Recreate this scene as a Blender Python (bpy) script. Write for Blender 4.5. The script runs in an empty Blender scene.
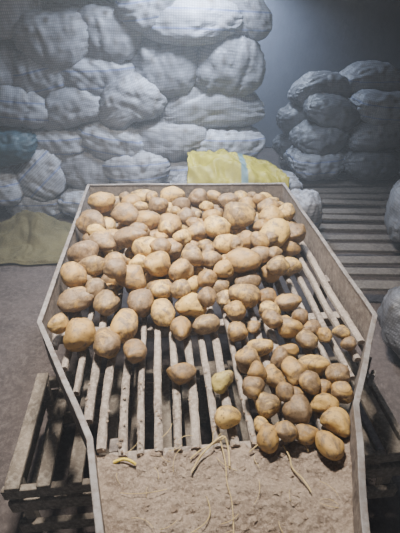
import bpy, math, random, bmesh
from mathutils import Vector, Matrix, noise, Euler
random.seed(11)
COL=bpy.context.scene.collection

# ------------------------------------------------------------ helpers
def new_obj(name, verts, faces, mat=None, smooth=False, parent=None):
    me=bpy.data.meshes.new(name); me.from_pydata(verts,[],faces); me.update()
    if smooth:
        for p in me.polygons: p.use_smooth=True
    ob=bpy.data.objects.new(name,me); COL.objects.link(ob)
    if mat: me.materials.append(mat)
    if parent: ob.parent=parent
    return ob
def empty(name, loc=(0,0,0)):
    e=bpy.data.objects.new(name,None); e.location=loc; e.empty_display_size=.1; COL.objects.link(e); return e
def box_data(c,s,rz=0,V=None,Fc=None):
    V=[] if V is None else V; Fc=[] if Fc is None else Fc
    b=len(V); cr,sr=math.cos(rz),math.sin(rz)
    for dz in(-1,1):
        for dx,dy in((-1,-1),(1,-1),(1,1),(-1,1)):
            x,y=dx*s[0]/2,dy*s[1]/2
            V.append((c[0]+x*cr-y*sr,c[1]+x*sr+y*cr,c[2]+dz*s[2]/2))
    for f in((0,3,2,1),(4,5,6,7),(0,1,5,4),(1,2,6,5),(2,3,7,6),(3,0,4,7)):
        Fc.append(tuple(b+i for i in f))
    return V,Fc
def bevel(ob,w=.004,seg=2):
    m=ob.modifiers.new('bevel','BEVEL'); m.width=w; m.segments=seg; m.limit_method='ANGLE'
def board(name,c,s,mat,parent,rz=0,bw=.004,wob=.0):
    V,F=box_data((0,0,0),s)
    ob=new_obj(name,V,F,mat,parent=parent); ob.location=c
    ob.rotation_euler=(random.uniform(-wob,wob),random.uniform(-wob,wob),rz+random.uniform(-wob,wob))
    bevel(ob,bw); return ob

# ------------------------------------------------------------ materials
def mat_base(name,rough=.8):
    m=bpy.data.materials.new(name); m.use_nodes=True
    nt=m.node_tree; b=nt.nodes['Principled BSDF']; b.inputs['Roughness'].default_value=rough
    return m,nt,b
def N(nt,t,**k):
    n=nt.nodes.new(t)
    for a,v in k.items(): setattr(n,a,v)
    return n
def tex_noise(nt,coord,scale,detail=6,rough=.6,dist=0):
    n=N(nt,'ShaderNodeTexNoise'); n.inputs['Scale'].default_value=scale; n.inputs['Detail'].default_value=detail
    n.inputs['Roughness'].default_value=rough; n.inputs['Distortion'].default_value=dist
    nt.links.new(coord,n.inputs['Vector']); return n
def ramp(nt,fac,stops):
    r=N(nt,'ShaderNodeValToRGB'); e=r.color_ramp.elements
    e[0].position,e[0].color=stops[0][0],(*stops[0][1],1); e[1].position,e[1].color=stops[-1][0],(*stops[-1][1],1)
    for p,c in stops[1:-1]:
        x=e.new(p); x.color=(*c,1)
    nt.links.new(fac,r.inputs['Fac']); return r
def mixc(nt,fac,a,b,mode='MIX'):
    m=N(nt,'ShaderNodeMix',data_type='RGBA',blend_type=mode)
    for s,v in((m.inputs[0],fac),(m.inputs[6],a),(m.inputs[7],b)):
        if isinstance(v,(int,float)): s.default_value=v
        elif isinstance(v,tuple): s.default_value=(*v,1)
        else: nt.links.new(v,s)
    return m.outputs[2]
def bump(nt,b,h,strength=.5,dist=.01,prev=None):
    n=N(nt,'ShaderNodeBump'); n.inputs['Strength'].default_value=strength; n.inputs['Distance'].default_value=dist
    nt.links.new(h,n.inputs['Height'])
    if prev is not None: nt.links.new(prev,n.inputs['Normal'])
    nt.links.new(n.outputs[0],b.inputs['Normal']); return n.outputs[0]
def simple(name,c1,c2,scale=8,c3=None,s2=60,rough=.85,bs=.5,bd=.006,metal=0,coord='Object'):
    m,nt,b=mat_base(name,rough); tc=N(nt,'ShaderNodeTexCoord').outputs[coord]
    n1=tex_noise(nt,tc,scale,8,.65); n2=tex_noise(nt,tc,s2,6,.7)
    r=ramp(nt,n1.outputs['Fac'],[(.32,c1),(.68,c2)])
    col=r.outputs[0]
    if c3:
        r2=ramp(nt,n2.outputs['Fac'],[(.45,(0,0,0)),(.7,(1,1,1))]); col=mixc(nt,r2.outputs[0],col,c3)
    nt.links.new(col,b.inputs['Base Color']); b.inputs['Metallic'].default_value=metal
    p=bump(nt,b,n1.outputs['Fac'],bs,bd*3); bump(nt,b,n2.outputs['Fac'],bs,bd,p)
    return m
M_bar=simple('dusty_bar',(.12,.09,.07),(.32,.265,.22),10,(.42,.355,.30),90,bs=.7,bd=.003)
M_steel=simple('dusty_sheet_steel',(.07,.052,.043),(.20,.16,.135),9,(.27,.225,.19),50,rough=.75,bs=.5,bd=.003)
M_rim=simple('worn_rim_steel',(.12,.105,.098),(.28,.26,.25),9,(.11,.078,.06),40,rough=.6,bs=.3,bd=.002,metal=.1)
M_soil=simple('dry_soil',(.15,.102,.07),(.34,.258,.19),9,(.43,.335,.26),130,bs=1,bd=.006)
M_clod=simple('soil_clod',(.18,.125,.085),(.37,.285,.21),30,None,150,bs=.8,bd=.003)
M_wood=simple('old_crate_wood',(.06,.045,.032),(.21,.165,.125),6,(.27,.23,.185),70,bs=.6,bd=.003)
M_palw=simple('pallet_wood',(.045,.036,.029),(.12,.096,.078),5,(.16,.137,.113),60,bs=.6,bd=.003)
M_floor=simple('earth_floor',(.035,.025,.022),(.088,.065,.058),3,(.12,.095,.085),45,bs=.8,bd=.008)
M_wall=simple('plaster_wall',(.085,.092,.12),(.14,.15,.19),1.5,(.11,.12,.157),14,bs=.5,bd=.01)
M_ceil=simple('ceiling_plaster',(.28,.28,.31),(.36,.36,.4),2,None,20)
M_straw=simple('dry_straw',(.42,.30,.12),(.62,.47,.23),40,None,100)
M_yst=simple('yellow_twine',(.62,.45,.05),(.75,.58,.10),40,None,100)
M_olive=simple('olive_sackcloth',(.045,.036,.012),(.11,.09,.032),6,(.14,.115,.05),120,bs=.4,bd=.003)

def sack_mat(name,base,dark,tint,stripe=None):
    m,nt,b=mat_base(name,.5)
    tc=N(nt,'ShaderNodeTexCoord'); o=tc.outputs['Object']
    oi=N(nt,'ShaderNodeObjectInfo')
    n1=tex_noise(nt,o,4,6,.65); n2=tex_noise(nt,o,13,5,.6,1.0)
    r=ramp(nt,n1.outputs['Fac'],[(.3,dark),(.62,base)])
    vor=N(nt,'ShaderNodeTexVoronoi',feature='SMOOTH_F1'); vor.inputs['Scale'].default_value=15; vor.inputs['Smoothness'].default_value=.5; nt.links.new(o,vor.inputs['Vector'])
    rv=ramp(nt,vor.outputs['Distance'],[(.15,(1,1,1)),(.5,(0,0,0))])
    n3=tex_noise(nt,o,7,3,.5); r3=ramp(nt,n3.outputs['Fac'],[(.35,(0,0,0)),(.60,(.85,.85,.85))])
    fac=mixc(nt,1.0,rv.outputs[0],r3.outputs[0],'MULTIPLY')
    col=mixc(nt,fac,r.outputs[0],tint)
    sx=N(nt,'ShaderNodeSeparateXYZ'); nt.links.new(o,sx.inputs[0])
    if stripe:
        for c0 in(-.055,.045):
            ad=N(nt,'ShaderNodeMath',operation='ADD'); ad.inputs[1].default_value=.5; nt.links.new(sx.outputs['Z'],ad.inputs[0])
            rs=ramp(nt,ad.outputs[0],[(.5+c0,(0,0,0)),(.5+c0+.003,(.7,.7,.7)),(.5+c0+.010,(.7,.7,.7)),(.5+c0+.013,(0,0,0))])
            gt=N(nt,'ShaderNodeMath',operation='GREATER_THAN'); gt.inputs[1].default_value=.5; nt.links.new(oi.outputs['Random'],gt.inputs[0])
            f2=mixc(nt,1.0,rs.outputs[0],gt.outputs[0],'MULTIPLY')
            col=mixc(nt,f2,col,stripe)
    rr=ramp(nt,oi.outputs['Random'],[(0,(.60,.58,.57)),(.6,(.84,.82,.81)),(1,(1.05,1.05,1.05))])
    col=mixc(nt,1.0,col,rr.outputs[0],'MULTIPLY')
    wx=N(nt,'ShaderNodeTexWave',bands_direction='X'); wx.inputs['Scale'].default_value=24; wx.inputs['Distortion'].default_value=2
    wz=N(nt,'ShaderNodeTexWave',bands_direction='Z'); wz.inputs['Scale'].default_value=24; wz.inputs['Distortion'].default_value=2
    nt.links.new(o,wx.inputs['Vector']); nt.links.new(o,wz.inputs['Vector'])
    wm=N(nt,'ShaderNodeMath',operation='MULTIPLY'); nt.links.new(wx.outputs['Fac'],wm.inputs[0]); nt.links.new(wz.outputs['Fac'],wm.inputs[1])
    rw=ramp(nt,wm.outputs[0],[(0,(.74,.74,.74)),(.5,(1.12,1.12,1.12))]); col=mixc(nt,1.0,col,rw.outputs[0],'MULTIPLY')
    nt.links.new(col,b.inputs['Base Color'])
    inv=N(nt,'ShaderNodeMath',operation='SUBTRACT'); inv.inputs[0].default_value=1; nt.links.new(vor.outputs['Distance'],inv.inputs[1])
    p=bump(nt,b,inv.outputs[0],.45,.028)
    p=bump(nt,b,n2.outputs['Fac'],.15,.01,p)
    mp=N(nt,'ShaderNodeMapping'); mp.inputs['Scale'].default_value=(4,24,16); mp.inputs['Rotation'].default_value=(0,.3,.2); nt.links.new(o,mp.inputs[0])
    n5=tex_noise(nt,mp.outputs[0],1,3,.5,1.0); p=bump(nt,b,n5.outputs['Fac'],.45,.02,p)
    bump(nt,b,wm.outputs[0],.25,.003,p)
    return m
S_white=sack_mat('woven_sack_white',(.40,.415,.465),(.20,.20,.225),(.15,.125,.105),stripe=(.12,.17,.38))
S_teal=sack_mat('woven_sack_teal',(.05,.12,.165),(.03,.07,.095),(.045,.075,.09))
S_green=sack_mat('woven_sack_green',(.045,.06,.05),(.025,.03,.03),(.045,.045,.04))
S_dim=sack_mat('woven_sack_dimmed',(.22,.225,.25),(.11,.11,.12),(.09,.078,.065))  # darker, greyer copy of the white sack; right-hand dimness put into the colour
def yellow_mat():
    m,nt,b=mat_base('yellow_woven_cloth',.6); o=N(nt,'ShaderNodeTexCoord').outputs['Object']
    n1=tex_noise(nt,o,7,6,.65); r=ramp(nt,n1.outputs['Fac'],[(.3,(.19,.15,.008)),(.7,(.37,.31,.02))])
    sx=N(nt,'ShaderNodeSeparateXYZ'); nt.links.new(o,sx.inputs[0])
    rs=ramp(nt,sx.outputs['X'],[(.0,(0,0,0)),(.01,(1,1,1)),(.05,(1,1,1)),(.06,(0,0,0))])
    col=mixc(nt,rs.outputs[0],r.outputs[0],(.08,.14,.15)); nt.links.new(col,b.inputs['Base Color'])
    bump(nt,b,tex_noise(nt,o,120,3,.6).outputs['Fac'],.4,.003); return m
M_yel=yellow_mat()

def potato_mat():
    m,nt,b=mat_base('potato_skin',.5)
    tc=N(nt,'ShaderNodeTexCoord'); o=tc.outputs['Object']
    at=N(nt,'ShaderNodeAttribute',attribute_name='tint')
    sep=N(nt,'ShaderNodeSeparateColor'); nt.links.new(at.outputs['Color'],sep.inputs[0])
    skin=ramp(nt,sep.outputs[0],[(0,(.27,.15,.045)),(.5,(.42,.25,.072)),(.96,(.58,.375,.11)),(1,(.38,.32,.09))])
    n1=tex_noise(nt,o,24,8,.75,1.0)
    off=N(nt,'ShaderNodeMath',operation='MULTIPLY_ADD'); nt.links.new(sep.outputs[1],off.inputs[0]); off.inputs[1].default_value=.16; nt.links.new(n1.outputs['Fac'],off.inputs[2])
    rd=ramp(nt,off.outputs[0],[(.51,(0,0,0)),(.61,(.9,.9,.9))])
    dirt=tex_noise(nt,o,75,6,.75); rdc=ramp(nt,dirt.outputs['Fac'],[(.35,(.075,.045,.024)),(.65,(.27,.18,.105))])
    col=mixc(nt,rd.outputs[0],skin.outputs[0],rdc.outputs[0])
    v=N(nt,'ShaderNodeTexVoronoi'); v.inputs['Scale'].default_value=75; nt.links.new(o,v.inputs['Vector'])
    sp=ramp(nt,v.outputs['Distance'],[(.10,(.85,.85,.85)),(.26,(0,0,0))])
    col=mixc(nt,sp.outputs[0],col,(.10,.06,.03))
    nt.links.new(col,b.inputs['Base Color'])
    p=bump(nt,b,n1.outputs['Fac'],.45,.008); bump(nt,b,dirt.outputs['Fac'],.7,.003,p)
    return m
M_pot=potato_mat()

# ------------------------------------------------------------ room
def plane_box(name,c,s,mat):
    V,F=box_data(c,s); return new_obj(name,V,F,mat)
g=[];gf=[];nx,ny=60,80
for j in range(ny+1):
    for i in range(nx+1):
        x=-3+6.2*i/nx; y=-1+6.2*j/ny
        g.append((x,y,-.012+.012*noise.noise(Vector((x*3,y*3,0)))+.005*noise.noise(Vector((x*11,y*11,3)))))
for j in range(ny):
    for i in range(nx):
        a=j*(nx+1)+i; gf.append((a,a+1,a+nx+2,a+nx+1))
new_obj('floor',g,gf,M_floor,True)
plane_box('wall_back',(.1,5.25,1.5),(6.4,.1,3.0),M_wall)
plane_box('wall_left',(-3.05,2.1,1.5),(.1,6.2,3.0),M_wall)
plane_box('wall_right',(3.25,2.1,1.5),(.1,6.2,3.0),M_wall)
plane_box('ceiling',(.1,2.1,3.05),(6.4,6.2,.1),M_ceil)

# ------------------------------------------------------------ sorting table
SL=.66; RIM=.752
table=empty('potato_sorting_table')
outline=[(-.135,.27),(-.205,.59),(-.425,1.03),(-.425,2.20),(.68,2.11),(.676,.96),(.465,.625),(.335,.27)]
def strip(name,pts,z0,z1,off_in,off_out,mat,seg=10):
    P=[]
    for a,b in zip(pts[:-1],pts[1:]):
        for k in range(seg): P.append((Vector(a).lerp(Vector(b),k/seg)))
    P.append(Vector(pts[-1]))
    V=[];n=len(P)
    for i,p in enumerate(P):
        d0=(P[i]-P[i-1]).normalized() if i>0 else (P[1]-P[0]).normalized()
        d1=(P[i+1]-P[i]).normalized() if i<n-1 else d0
        n0=Vector((-d0.y,d0.x)); n1=Vector((-d1.y,d1.x)); nn=(n0+n1).normalized(); k=1/max(.5,nn.dot(n0))
        w=.003*noise.noise(Vector((p.x*6,p.y*6,z1)))
        a=p+nn*(off_out*k+w); b=p-nn*(off_in*k-w)
        V+=[(a.x,a.y,z0),(a.x,a.y,z1+w),(b.x,b.y,z1+w),(b.x,b.y,z0)]
    F=[]
    for i in range(n-1):
        o=i*4
        for k in range(4):
            k2=(k+1)%4; F.append((o+k,o+k2,o+4+k2,o+4+k))
    F+=[(3,2,1,0),((n-1)*4,(n-1)*4+1,(n-1)*4+2,(n-1)*4+3)]
    ob=new_obj(name,V,F,mat,parent=table); bevel(ob,.002); return ob
strip('tray_side_panel',outline,.575,.745,.003,.006,M_steel)
strip('tray_rim',outline,.744,RIM,.006,.010,M_rim)
def xl(y):
    if y>=1.03: return -.425
    if y>=.59: return -.205-(y-.59)/.44*.22
    return -.135-(y-.27)/.32*.07
def xr(y):
    if y>=.96: return .676
    if y>=.625: return .465+(y-.625)/.335*.211
    return .335+(y-.27)/.355*.13
V=[];F=[]
prof=[(-.014,-.010),(-.014,.004),(-.009,.009),(0,.0105),(.009,.009),(.014,.004),(.014,-.010)]
x=-.395
bars=[]
while x<.66:
    y0=.60
    while y0<1.2 and (x-.018<xl(y0) or x+.018>xr(y0)): y0+=.01
    y1=2.19-(x+.425)*.0815
    b0=len(V); S=40; ph=random.uniform(0,100); dz=random.uniform(-.005,.002); bw=random.uniform(.66,.95); sk=random.uniform(-.008,.008)
    for k in range(S+1):
        y=y0+(y1-y0)*k/S
        wx=.007*noise.noise(Vector((ph,y*3,0)))+sk*(k/S-.5); wz=.004*noise.noise(Vector((ph,y*5,7)))+dz
        for (px,pz) in prof:
            V.append((x+px*bw+wx+.003*noise.noise(Vector((y*30,px*200,ph))),y,SL-.0105+pz+wz+.0015*noise.noise(Vector((y*50,ph,px*90)))))
    m=len(prof)
    for k in range(S):
        for q in range(m):
            q2=(q+1)%m; F.append((b0+k*m+q,b0+k*m+q2,b0+(k+1)*m+q2,b0+(k+1)*m+q))
    F.append(tuple(b0+q for q in range(m))); F.append(tuple(b0+S*m+q for q in reversed(range(m))))
    bars.append(x); x+=.0495
new_obj('slat_bars',V,F,M_bar,parent=table)
V=[];F=[]
for y in(1.10,1.65,2.06): box_data((.125,y,SL-.045),(1.09,.035,.045),0,V,F)
box_data((.13,.605,SL-.04),(.62,.03,.04),0,V,F)
cb=new_obj('cross_bars',V,F,M_bar,parent=table); bevel(cb)
V=[];F=[]
for (lx,ly) in((-.40,1.33),(.655,1.33),(-.40,2.15),(.655,2.07)):
    box_data((lx,ly,.32),(.045,.045,.64),0,V,F)
for (lx,ly) in((-.16,.64),(.42,.64)): box_data((lx,ly,.32),(.04,.04,.64),0,V,F)
lg=new_obj('table_legs',V,F,M_steel,parent=table); bevel(lg,.003)
V=[(xl(.27)+.001,.27,SL-.03),(xr(.27)-.001,.27,SL-.03),(xr(.6)-.001,.6,SL-.022),(xl(.6)+.001,.6,SL-.022)]
V+=[(a,b,c-.008) for a,b,c in V]
F=[(0,1,2,3),(7,6,5,4),(0,4,5,1),(1,5,6,2),(2,6,7,3),(3,7,4,0)]
new_obj('outlet_plate',V,F,M_steel,parent=table)
V=[];F=[];nx,ny=150,110
for j in range(ny+1):
    y=.272+(.345)*j/ny
    for i in range(nx+1):
        u=i/nx; xx=xl(y)+.002+(xr(y)-xl(y)-.004)*u
        e=min(1,(.610-y)/.03+ .9*noise.noise(Vector((xx*22,3,1)))+.4*noise.noise(Vector((xx*60,3,1))))
        h=.010+.012*noise.noise(Vector((xx*9,y*9,0)))+.008*noise.noise(Vector((xx*28,y*28,2)))+.005*noise.noise(Vector((xx*75,y*75,5)))+.003*noise.noise(Vector((xx*160,y*160,5)))
        bank=.014*(max(0,1-u*nx/16)+max(0,1-(1-u)*nx/16))
        V.append((xx,y,SL-.024+max(0.0,(h+bank+.012)*max(0,e))))
for j in range(ny):
    for i in range(nx):
        a=j*(nx+1)+i; F.append((a,a+1,a+nx+2,a+nx+1))
new_obj('soil_layer',V,F,M_soil,True,parent=table)
def soil_z(x,y): return SL-.002+.012*noise.noise(Vector((x*9,y*9,0)))+.008*noise.noise(Vector((x*28,y*28,2)))

def ico(sub):
    bm=bmesh.new(); bmesh.ops.create_icosphere(bm,subdivisions=sub,radius=1)
    v=[x.co.copy() for x in bm.verts]; f=[tuple(q.index for q in p.verts) for p in bm.faces]; bm.free(); return v,f
I2=ico(2); I3=ico(3); I4=ico(4); I5=ico(5)
V=[];F=[]
for k in range(760):
    y=random.uniform(.3,.62) if k<560 else random.uniform(.6,.85); xx=random.uniform(xl(y)+.02,xr(y)-.02); r=random.choice([.0015,.002,.002,.0025,.003,.004,.0075])
    if y>.6:
        bx=min(bars,key=lambda b:abs(b-xx)); xx=bx+random.uniform(-.008,.008); z=SL-.001; r=min(r,.004)
    else: z=soil_z(xx,y)-r*.1
    if xx<xl(y)+.015 or xx>xr(y)-.015: continue
    b0=len(V); ph=random.uniform(0,99); sx=random.uniform(.8,1.6)
    for n in I2[0]:
        q=1+.7*noise.noise(n*1.6+Vector((ph,0,0))); V.append((xx+n.x*r*q*sx,y+n.y*r*q,z+n.z*r*q*.6))
    F+=[tuple(b0+i for i in f) for f in I2[1]]
new_obj('soil_clods',V,F,M_clod,False,parent=table)
V=[];F=[]
box_data((.585,.79,.70),(.05,.012,.03),1.0,V,F); box_data((.60,.775,.66),(.02,.012,.05),1.0,V,F)
new_obj('latch_bracket',V,F,M_rim,parent=table)

def strand(name,pts,r,mat,parent):
    cu=bpy.data.curves.new(name,'CURVE'); cu.dimensions='3D'; cu.bevel_depth=r; cu.bevel_resolution=2
    sp=cu.splines.new('NURBS'); sp.points.add(len(pts)-1)
    for i,p in enumerate(pts): sp.points[i].co=(*p,1); sp.points[i].radius=random.uniform(.6,1.2)
    sp.use_endpoint_u=True; sp.order_u=3
    ob=bpy.data.objects.new(name,cu); COL.objects.link(ob); cu.materials.append(mat); ob.parent=parent; return ob
roots=empty('dried_root_strands')
def gz(x,y): return max(soil_z(x,y),SL-.006)+.008
def st(i,pp,r,mat=M_straw):
    strand('root_%d'%i,[(a,b,gz(a,b)+c) for a,b,c in pp],r,mat,roots)
st(1,[(.03,.53,0),(.05,.56,.006),(.07,.575,.015),(.10,.60,.02),(.125,.615,.01),(.13,.58,.0),(.125,.54,0)],.0032)
st(2,[(.11,.60,.01),(.118,.55,.004),(.110,.50,0),(.120,.45,0),(.108,.38,0)],.0014)
st(3,[(.125,.61,.01),(.10,.595,.012),(.06,.585,.008),(.03,.565,0)],.0018)
st(4,[(-.16,.575,0),(-.14,.58,.006),(-.12,.575,.006),(-.105,.565,0)],.004,M_yst)
st(5,[(.27,.58,0),(.28,.55,.006),(.275,.52,0),(.30,.49,0),(.305,.46,0)],.002)
st(6,[(-.14,.50,0),(-.09,.485,.002),(-.03,.50,0)],.0012)
st(7,[(.02,.40,0),(.05,.41,.004),(.07,.44,0),(.06,.47,0)],.0012)
st(8,[(.18,.57,0),(.21,.585,.01),(.25,.60,.008),(.27,.64,.005)],.0016)
for i in range(30):
    x0=random.uniform(-.15,.40); y0=random.uniform(.35,.66); a=random.uniform(0,6.28); L=random.uniform(.02,.06)
    st(20+i,[(x0,y0,0),(x0+L*.5*math.cos(a),y0+L*.5*math.sin(a),.006),(x0+L*math.cos(a+.5),y0+L*math.sin(a+.5),0)],.0008)

# ------------------------------------------------------------ potatoes (tray coordinates in mm: x, y, width, length)
POT=[(380,559,60,80),(424,619,63,68),(335,595,67,51),(278,597,46,51),(232,590,56,71),(414,680,77,55),(332,662,76,70),(305,704,50,50),(249,693,66,61),(225,638,37,37),(138,662,59,69),(220,730,62,56),(143,784,58,64),(231,855,74,68),(238,775,53,47),(297,784,59,65),(353,787,65,71),(334,853,74,62),(428,819,91,67),(483,767,65,77),(479,712,57,57),(425,735,52,46),(387,735,57,57),(349,724,45,40),(285,915,77,58),(378,897,45,51),(443,932,59,92),(397,986,81,75),(342,1001,61,61),(513,950,47,60),
(573,960,47,47),(578,906,45,42),(223,988,67,60),(433,1124,103,66),(276,1149,117,95),(230,1093,71,64),(123,1029,88,68),(33,1016,67,101),(-30,1101,78,113),(25,826,83,60),(-122,927,69,76),(-209,966,84,125),(-306,1013,99,112),(-372,1039,60,80),(-345,1193,124,88),(-160,1044,88,125),(-230,1175,88,102),(-105,1147,94,128),(72,1125,94,94),(136,1128,64,78),
(-359,1292,92,107),(-291,1340,102,79),(-140,1250,113,98),(-39,1302,101,115),(44,1281,85,93),(-338,1425,120,105),(-345,1701,129,111),(-307,1859,129,99),(-152,1488,140,85),(-92,1707,131,112),(42,1975,126,95),(174,1923,104,93),(343,1686,150,130),(478,1516,158,123),(299,1313,144,104),(245,1450,93,84),(226,1559,107,98),(137,1567,89,98),(171,1360,80,72),(144,1257,69,69),(102,1359,80,104),(21,1454,92,84),(-82,1423,107,98),(20,1666,111,102),(-186,1716,103,112),(-237,1975,83,83),(-117,1979,125,94),(-235,1594,88,62),(-268,1482,109,84),(325,1886,103,82),(428,1877,103,92),(525,1803,110,90),(385,1364,106,73),(427,1271,79,79),(507,1352,90,73),(579,1534,89,98),(580,1719,87,97),(346,1484,77,77),(105,1764,87,97),(226,1752,97,87),(-35,1856,100,80),(65,1493,68,68),(-22,1356,80,64),(-204,1350,88,80),(-112,1359,88,72),(-295,1545,77,60),(363,1166,82,67),(213,1278,70,70),(204,1162,66,59),(39,1173,73,66),(-34,1180,73,66),(-191,1237,75,75),(-275,1227,74,67),(356,1086,64,64),(284,1017,41,48),(447,1023,55,55),(479,988,54,61),(492,1659,113,94),(-175,1869,100,100),(86,1882,91,71),(260,1941,84,73)]
items=[]; placed=[]
def drop(x,y,w,l,rot,cap=None):
    a,b=w/2,l/2; c=.46*min(w,l)
    r=(a+b)/2*.93
    z=SL+c*.93
    for (X,Y,Z,R) in placed:
        d2=(x-X)**2+(y-Y)**2; s=(r+R)*.90
        if d2<s*s: z=max(z,Z+math.sqrt(s*s-d2)*.82)
    if cap is not None and z>cap: return None
    placed.append((x,y,z,r)); return (x,y,z,a,b,c,rot)
tries=0
while tries<6000:
    tries+=1
    x=random.uniform(-.36,.60); y=random.uniform(1.24,2.06-(x+.4)*.08)
    if x>.49 and y<1.48: continue
    if x>.38 and y<1.3: continue
    if all((x-p[0])**2+(y-p[1])**2>.074**2 for p in placed):
        w=random.uniform(.066,.095); it=drop(x,y,w,w*random.uniform(.95,1.35),random.uniform(0,3.14),cap=SL+.064)
        if it: items.append(it)
nb=len(items)
for (x,y,w,l) in sorted(POT,key=lambda p:p[1]*.001+random.uniform(0,.05)):
    x,y,w,l=x/1000,y/1000,w/1000,l/1000
    w=min(w,.136); l=min(l,.14)
    rot=random.uniform(-.35,.35) if abs(w-l)>.012 else random.uniform(0,3.14)
    k=1.04 if y<1.15 else 1.05
    if abs(w-l)<.01: l*=1.15
    items.append(drop(x,y,w*k,l*k,rot))
tries=0;cnt=0
while cnt<30 and tries<5000:
    tries+=1
    x=random.uniform(-.37,.58); y=random.uniform(1.3,2.03-(x+.4)*.08)
    if x>.49 and y<1.48: continue
    w=random.uniform(.05,.08); it=drop(x,y,w,w*random.uniform(1,1.4),random.uniform(0,3.14),cap=SL+.125)
    if it: items.append(it);cnt+=1
V=[];F=[];T=[]
for idx,(x,y,z,a,b,c,rot) in enumerate(items):
    ph=Vector((random.uniform(0,99),random.uniform(0,99),random.uniform(0,99)))
    big=max(a,b)>.03
    base=I4 if big and idx>=nb else I3
    R=Euler((random.uniform(-.3,.3),random.uniform(-.3,.3),rot)).to_matrix()
    eyes=[Vector((random.gauss(0,1),random.gauss(0,1),random.gauss(0,1))).normalized() for _ in range(8)]
    t=random.random()**.8*.95
    if (round(x*1000),round(y*1000))==(138,662): t=.96;dg=.0
    elif (round(x*1000),round(y*1000))==(143,784): t=.99;dg=.2
    else: dg=random.random()
    b0=len(V); bend=random.uniform(-.35,.35); tap=random.uniform(-.20,.20)
    for n in base[0]:
        q=1+.22*noise.noise(n*1.0+ph)+.06*noise.noise(n*2.4+ph)+.015*noise.noise(n*8+ph)
        for e in eyes:
            dd=(n-e).length_squared
            if dd<.12: q-=.05*math.exp(-dd/.010)
        p=Vector((n.x*a*q*(1+tap*n.y),n.y*b*q,n.z*c*q*(1+tap*n.y)))
        if b>=a: p.x+=bend*a*(n.y*n.y-.4)
        else: p.y+=bend*b*(n.x*n.x-.4)
        p=R@p
        V.append((x+p.x,y+p.y,z+p.z)); T.append((t,dg,0,1))
    F+=[tuple(b0+i for i in f) for f in base[1]]
pile=new_obj('potato_pile',V,F,M_pot,True)
ca=pile.data.color_attributes.new('tint','FLOAT_COLOR','POINT')
ca.data.foreach_set('color',[c for t in T for c in t])

# ------------------------------------------------------------ slatted wooden crate under the table
crate=empty('wooden_crate')
CT=.35
xx=-.53
while xx<.79:
    board('slat',(xx,.945,CT-.009),(random.uniform(.042,.058),.47,.018),M_wood,crate,wob=.012); xx+=.0975
for y in(.725,1.165):
    board('top_rail',(.125,y,CT-.045),(1.38,.022,.05),M_wood,crate,wob=.004)
    board('lower_rail',(.125,y,CT-.13),(1.38,.022,.06),M_wood,crate,wob=.004)
    board('bottom_rail',(.125,y,.07),(1.38,.022,.06),M_wood,crate,wob=.004)
for x0 in(-.55,.80):
    for z in(CT-.045,CT-.13,.07): board('side_rail',(x0,.945,z),(.02,.42,.055),M_wood,crate)
for x0 in(-.525,.125,.775):
    for y in(.75,1.14): board('post',(x0,y,.165),(.035,.03,.33),M_wood,crate)

# ------------------------------------------------------------ floor pallet at the right
pal=empty('wooden_pallet'); pal.location=(2.00,2.78,0); pal.rotation_euler=(0,0,math.radians(-7))
y=-.92
while y<1.75:
    board('deck_board',(random.uniform(-.03,.03),y,.11),(1.70,random.uniform(.07,.10),.022),M_palw,pal,wob=.02); y+=.155
for x0 in(-.78,0,.78): board('stringer',(x0,.40,.048),(.09,2.75,.096),M_palw,pal)

# ------------------------------------------------------------ sacks
def sack_mesh(name,seed,mat):
    ph=Vector((seed*7.3,seed*3.1,seed*5.7)); vs=[]
    rnd=random.Random(seed); bendz=rnd.uniform(-.03,.03); ang=rnd.uniform(-.5,.5)
    for n in I5[0]:
        p=3.1; r=(abs(n.x)**p+abs(n.y)**p+abs(n.z)**p)**(-1/p); q=n*r
        x,y,z=q.x,q.y,q.z
        th=1-.46*abs(x)**3.5
        yy=y*(1-.10*abs(x)**4)
        if z<0: z=max(z,-.85)
        P=Vector((x*.5,yy*.5,z*th*.5))
        W=Vector((P.x*.58,P.y*.45,P.z*.30))
        d,_=noise.voronoi(W*14+ph); lump=.016*(.5-d[0])
        lump+=.022*noise.noise(W*4.5+ph)
        cr=noise.noise(Vector((W.x*3,W.y*20,W.z*24))+ph); lump-=.024*max(0,.22-abs(cr))*4.5*(abs(x)**1.7)
        s=W.x*math.cos(ang)+W.z*math.sin(ang)*1.6+W.y*.5
        cr3=noise.noise(Vector((s*7,W.y*3,W.z*3))+ph*1.7); lump-=.014*max(0,.09-abs(cr3))*11
        W=W+n*lump
        W.z+=bendz*(1-x*x*2)
        e=max(0,abs(x)-.70)*max(0,abs(y)-.4)*5; W.x+=math.copysign(.07*e,x)
        vs.append(W)
    me=bpy.data.meshes.new(name); me.from_pydata([tuple(v) for v in vs],[],I5[1]); me.materials.append(mat)
    for p in me.polygons: p.use_smooth=True
    return me
SM=[sack_mesh('sack_mesh_%d'%i,i+1,S_white) for i in range(12)]
def sack(name,me,loc,w,h,dep=.42,rot=(0,0,0),parent=None):
    ob=bpy.data.objects.new(name,me); COL.objects.link(ob); ob.location=loc
    ob.scale=(w/.58,dep/.45,h/.30); ob.rotation_euler=tuple(math.radians(a) for a in rot); ob.parent=parent; return ob
stack=empty('potato_sack_stack')
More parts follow.
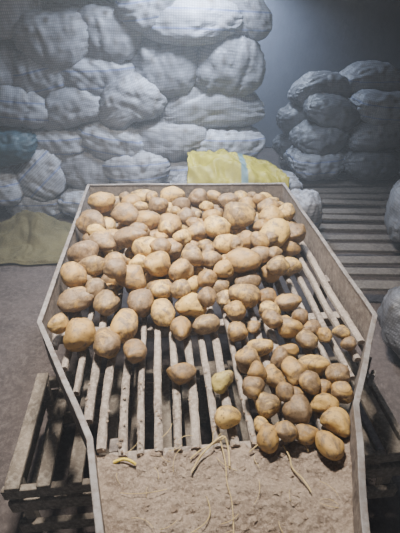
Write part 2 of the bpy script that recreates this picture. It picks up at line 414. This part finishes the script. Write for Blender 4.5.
BAG=[(-1.05,1.55,.48,.34,5),(-.72,1.41,.47,.31,-8),(-.33,1.43,.45,.30,6),(-.02,1.60,.44,.24,-4),(.23,1.49,.66,.28,3),(.60,1.50,.44,.27,-5),
(-1.2,1.19,.42,.30,0),(-.86,1.16,.44,.32,-10),(-.47,1.16,.55,.29,4),(.07,1.21,.47,.40,0),(.54,1.19,.48,.40,3),
(-1.10,.92,.50,.28,6),(-.67,.90,.53,.28,-5),(-.22,.95,.47,.31,14),(.40,.875,.80,.33,-2),
(-.86,.655,.53,.28,-6),(-.38,.67,.50,.29,10),(.07,.655,.60,.28,-3),(.54,.60,.56,.27,3),
(-1.42,.30,.42,.31,0),(-1.03,.38,.46,.36,38),(-.62,.41,.50,.32,-6),(-.22,.42,.50,.28,4),(.22,.38,.50,.28,0),(.60,.34,.46,.28,0),
(-.60,.14,.55,.27,0),(-.08,.14,.55,.27,3),(.42,.13,.55,.27,0),(-1.1,.12,.5,.25,0),
(-1.52,1.50,.5,.3,0),(-1.62,1.19,.5,.3,4),(-1.56,.9,.5,.3,-4),(-1.7,.62,.5,.3,3),(-1.85,.3,.5,.3,3)]
i=0
for (x,z,w,h,r) in BAG:
    i+=1; sack('sack_%d'%i,random.choice(SM),(x,3.47+random.uniform(-.06,.06),z),w*1.20,h*1.25,.45,(random.uniform(-8,8),-r+random.uniform(-6,6),random.choice([0,180])+random.uniform(-9,9)),stack)
for rowz in(1.78,2.03,2.26):
    for k in range(6):
        i+=1; sack('sack_%d'%i,random.choice(SM),(-1.6+k*.44+random.uniform(-.05,.05),3.5+random.uniform(-.05,.08),rowz+random.uniform(-.03,.03)),.54,.32,.45,(0,random.uniform(-8,8),random.choice([0,180])),stack)
for row in range(8):
    for k in range(5):
        i+=1; sack('sack_%d'%i,random.choice(SM),(-1.65+k*.52,3.88,.17+row*.265),.64,.34,.5,(0,random.uniform(-5,5),random.choice([0,180])),stack)
sack('sack_teal',sack_mesh('sack_mesh_teal',21,S_teal),(-1.25,3.40,.66),.56,.30,.45,(0,-5,0),stack)
row=empty('potato_sack_row')
for k,(x,y,z) in enumerate([(.05,2.95,.15),(.62,2.95,.15),(.34,2.96,.38),(.80,2.98,.36)]):
    sack('sack_%d'%(k+1),SM[k],(x,y,z),.58,.28,.40,(0,random.uniform(-4,4),0),row)
V=[];F=[];nx,ny=90,50
for j in range(ny+1):
    for i2 in range(nx+1):
        u=i2/nx*2-1; v=j/ny*2-1
        x=u*.38+.03*noise.noise(Vector((u*2,v*2,4))); y=v*.24+.03*noise.noise(Vector((u*2,v*2,9)))
        z=.09*math.sqrt(max(0,1-(abs(v)**2.5)))-.12*max(0,u+.2)**1.2-.05*max(0,-u-.5)
        z-= .10*max(0,-v-.55)*2
        z+=.04*noise.noise(Vector((u*2.5,v*1.6,1)))+.026*(1-abs(noise.noise(Vector((u*4+v*2,v*2,2))))*3)+.008*noise.noise(Vector((u*12,v*8,2)))
        V.append((x,y,z))
for j in range(ny):
    for i2 in range(nx):
        a=j*(nx+1)+i2; F.append((a,a+1,a+nx+2,a+nx+1))
yc=new_obj('yellow_empty_sack',V,F,M_yel,True,parent=row); yc.location=(.57,2.93,.545); yc.rotation_euler=(0,0,math.radians(-3))
sm=yc.modifiers.new('thick','SOLIDIFY'); sm.thickness=.008
rs=empty('potato_sack_stack'); rs.location=(0,0,.04)
SMD=[sack_mesh('sack_mesh_r%d'%q,60+q,S_dim if q%2 else S_white) for q in range(4)]
k=0
for (x,y,z,w,h,r) in [(1.50,3.75,.27,.52,.29,0),(2.03,3.7,.27,.6,.30,3),(2.5,3.65,.27,.5,.3,0),(1.53,3.78,.50,.50,.28,6),(2.05,3.72,.52,.58,.3,-4),(2.5,3.65,.55,.5,.3,0),
   (1.60,3.8,.71,.46,.26,-8),(2.08,3.74,.75,.58,.28,5),(2.55,3.7,.80,.5,.3,0),
   (1.5,4.15,.3,.55,.3,0),(1.5,4.15,.56,.55,.3,0),(1.62,4.15,.82,.55,.3,0),(2.1,4.15,.3,.6,.3,0),(2.1,4.15,.6,.6,.3,0),(2.1,4.15,.9,.6,.3,0)]:
    k+=1; sack('sack_%d'%k,random.choice(SMD),(x,y,z),w*1.12,h*1.08,.45,(random.uniform(-6,6),-r,random.choice([0,180])+random.uniform(-14,14)),rs)
sack('potato_sack',sack_mesh('sack_mesh_d1',51,S_dim),(1.76,2.38,.40),.55,.42,.40,(0,0,70))
sack('potato_sack',SM[4],(.93,2.50,.28),.34,.50,.28,(10,8,20))
sack('potato_sack',sack_mesh('sack_mesh_d2',52,S_dim),(1.36,1.47,.20),.42,.36,.50,(0,0,75))
sack('potato_sack',sack_mesh('sack_mesh_green',41,S_green),(1.27,.99,.16),.46,.30,.42,(0,0,70))
V=[];F=[];nx,ny=90,60
for j in range(ny+1):
    for i2 in range(nx+1):
        u=i2/nx*2-1; v=j/ny*2-1
        x=u*.42*(1-.1*v)+.05*noise.noise(Vector((u*2,v*2,4))); y=v*.30+.06*noise.noise(Vector((u*2,v*2,9)))
        hump=.20*math.exp(-((u+.1)**2)/.30-((v-.35)**2)/.22)
        h=.012+hump+.09*abs(noise.noise(Vector((u*2.2+v,v*2.6,1))))+.03*abs(noise.noise(Vector((u*6,v*5,2))))
        edge=min(1,(1-abs(u))*6,(1-abs(v))*6)
        V.append((x,y,.006+h*max(.12,edge)))
for j in range(ny):
    for i2 in range(nx):
        a=j*(nx+1)+i2; F.append((a,a+1,a+nx+2,a+nx+1))
ol=new_obj('empty_olive_sack',V,F,M_olive,True); ol.location=(-1.07,2.88,0); ol.rotation_euler=(0,0,math.radians(-6))
sm=ol.modifiers.new('thick','SOLIDIFY'); sm.thickness=.006

# ------------------------------------------------------------ lamps
M_em,nt,b=mat_base('lamp_diffuser',.4); b.inputs['Emission Color'].default_value=(.85,.92,1,1); b.inputs['Emission Strength'].default_value=3
def lamp(name,loc,power,col,size,spread=3.14,tilt=0):
    e=empty(name,loc)
    V,F=box_data((0,0,.03),(size+.06,.16,.05)); h=new_obj('housing',V,F,M_rim,parent=e); bevel(h,.01)
    V,F=box_data((0,0,0),(size,.11,.01)); new_obj('diffuser',V,F,M_em,parent=e)
    V,F=box_data((0,0,(3.0-loc[2])/2+.05),(.02,.02,max(.01,3.0-loc[2]-.1))); new_obj('hanger',V,F,M_rim,parent=e)
    l=bpy.data.lights.new(name+'_light','AREA'); l.shape='RECTANGLE'; l.size=size; l.size_y=.2; l.energy=power; l.color=col; l.spread=spread
    lo=bpy.data.objects.new(name+'_light',l); COL.objects.link(lo); lo.location=(0,0,-.02); lo.parent=e; lo.rotation_euler=(0,tilt,0)
lamp('ceiling_lamp',(-.05,1.45,2.75),66,(1,.955,.89),.35,1.7)
lamp('ceiling_lamp',(.30,2.85,2.2),62,(.66,.79,1),.5,2.0,.15)
lamp('ceiling_lamp',(.95,4.75,1.92),34,(.60,.75,1),.4,2.6)
l=bpy.data.lights.new('camera_side_fill','AREA'); l.shape='RECTANGLE'; l.size=1.6; l.size_y=2.0; l.energy=13; l.color=(.86,.91,1)  # added fill light behind the camera, not an actual doorway
lo=bpy.data.objects.new('camera_side_fill',l); COL.objects.link(lo); lo.location=(-.1,-2.2,1.5); lo.rotation_euler=(math.radians(86),0,0)
w=bpy.data.worlds.new('world'); bpy.context.scene.world=w; w.use_nodes=True
wt=w.node_tree; wt.nodes['Background'].inputs[0].default_value=(.70,.74,.85,1); wt.nodes['Background'].inputs[1].default_value=.45
vs=wt.nodes.new('ShaderNodeVolumeScatter'); vs.inputs['Color'].default_value=(.78,.87,1,1); vs.inputs['Density'].default_value=.027; vs.inputs['Anisotropy'].default_value=0
wt.links.new(vs.outputs[0],wt.nodes['World Output'].inputs['Volume'])

# ------------------------------------------------------------ camera
cam=bpy.data.cameras.new('camera'); co=bpy.data.objects.new('camera',cam); COL.objects.link(co)
co.location=(0,0,1.62); co.rotation_euler=(math.radians(90-33.6),0,math.radians(-5.47))
cam.sensor_fit='VERTICAL'; cam.sensor_height=24; cam.lens=24*400/533
bpy.context.scene.camera=co
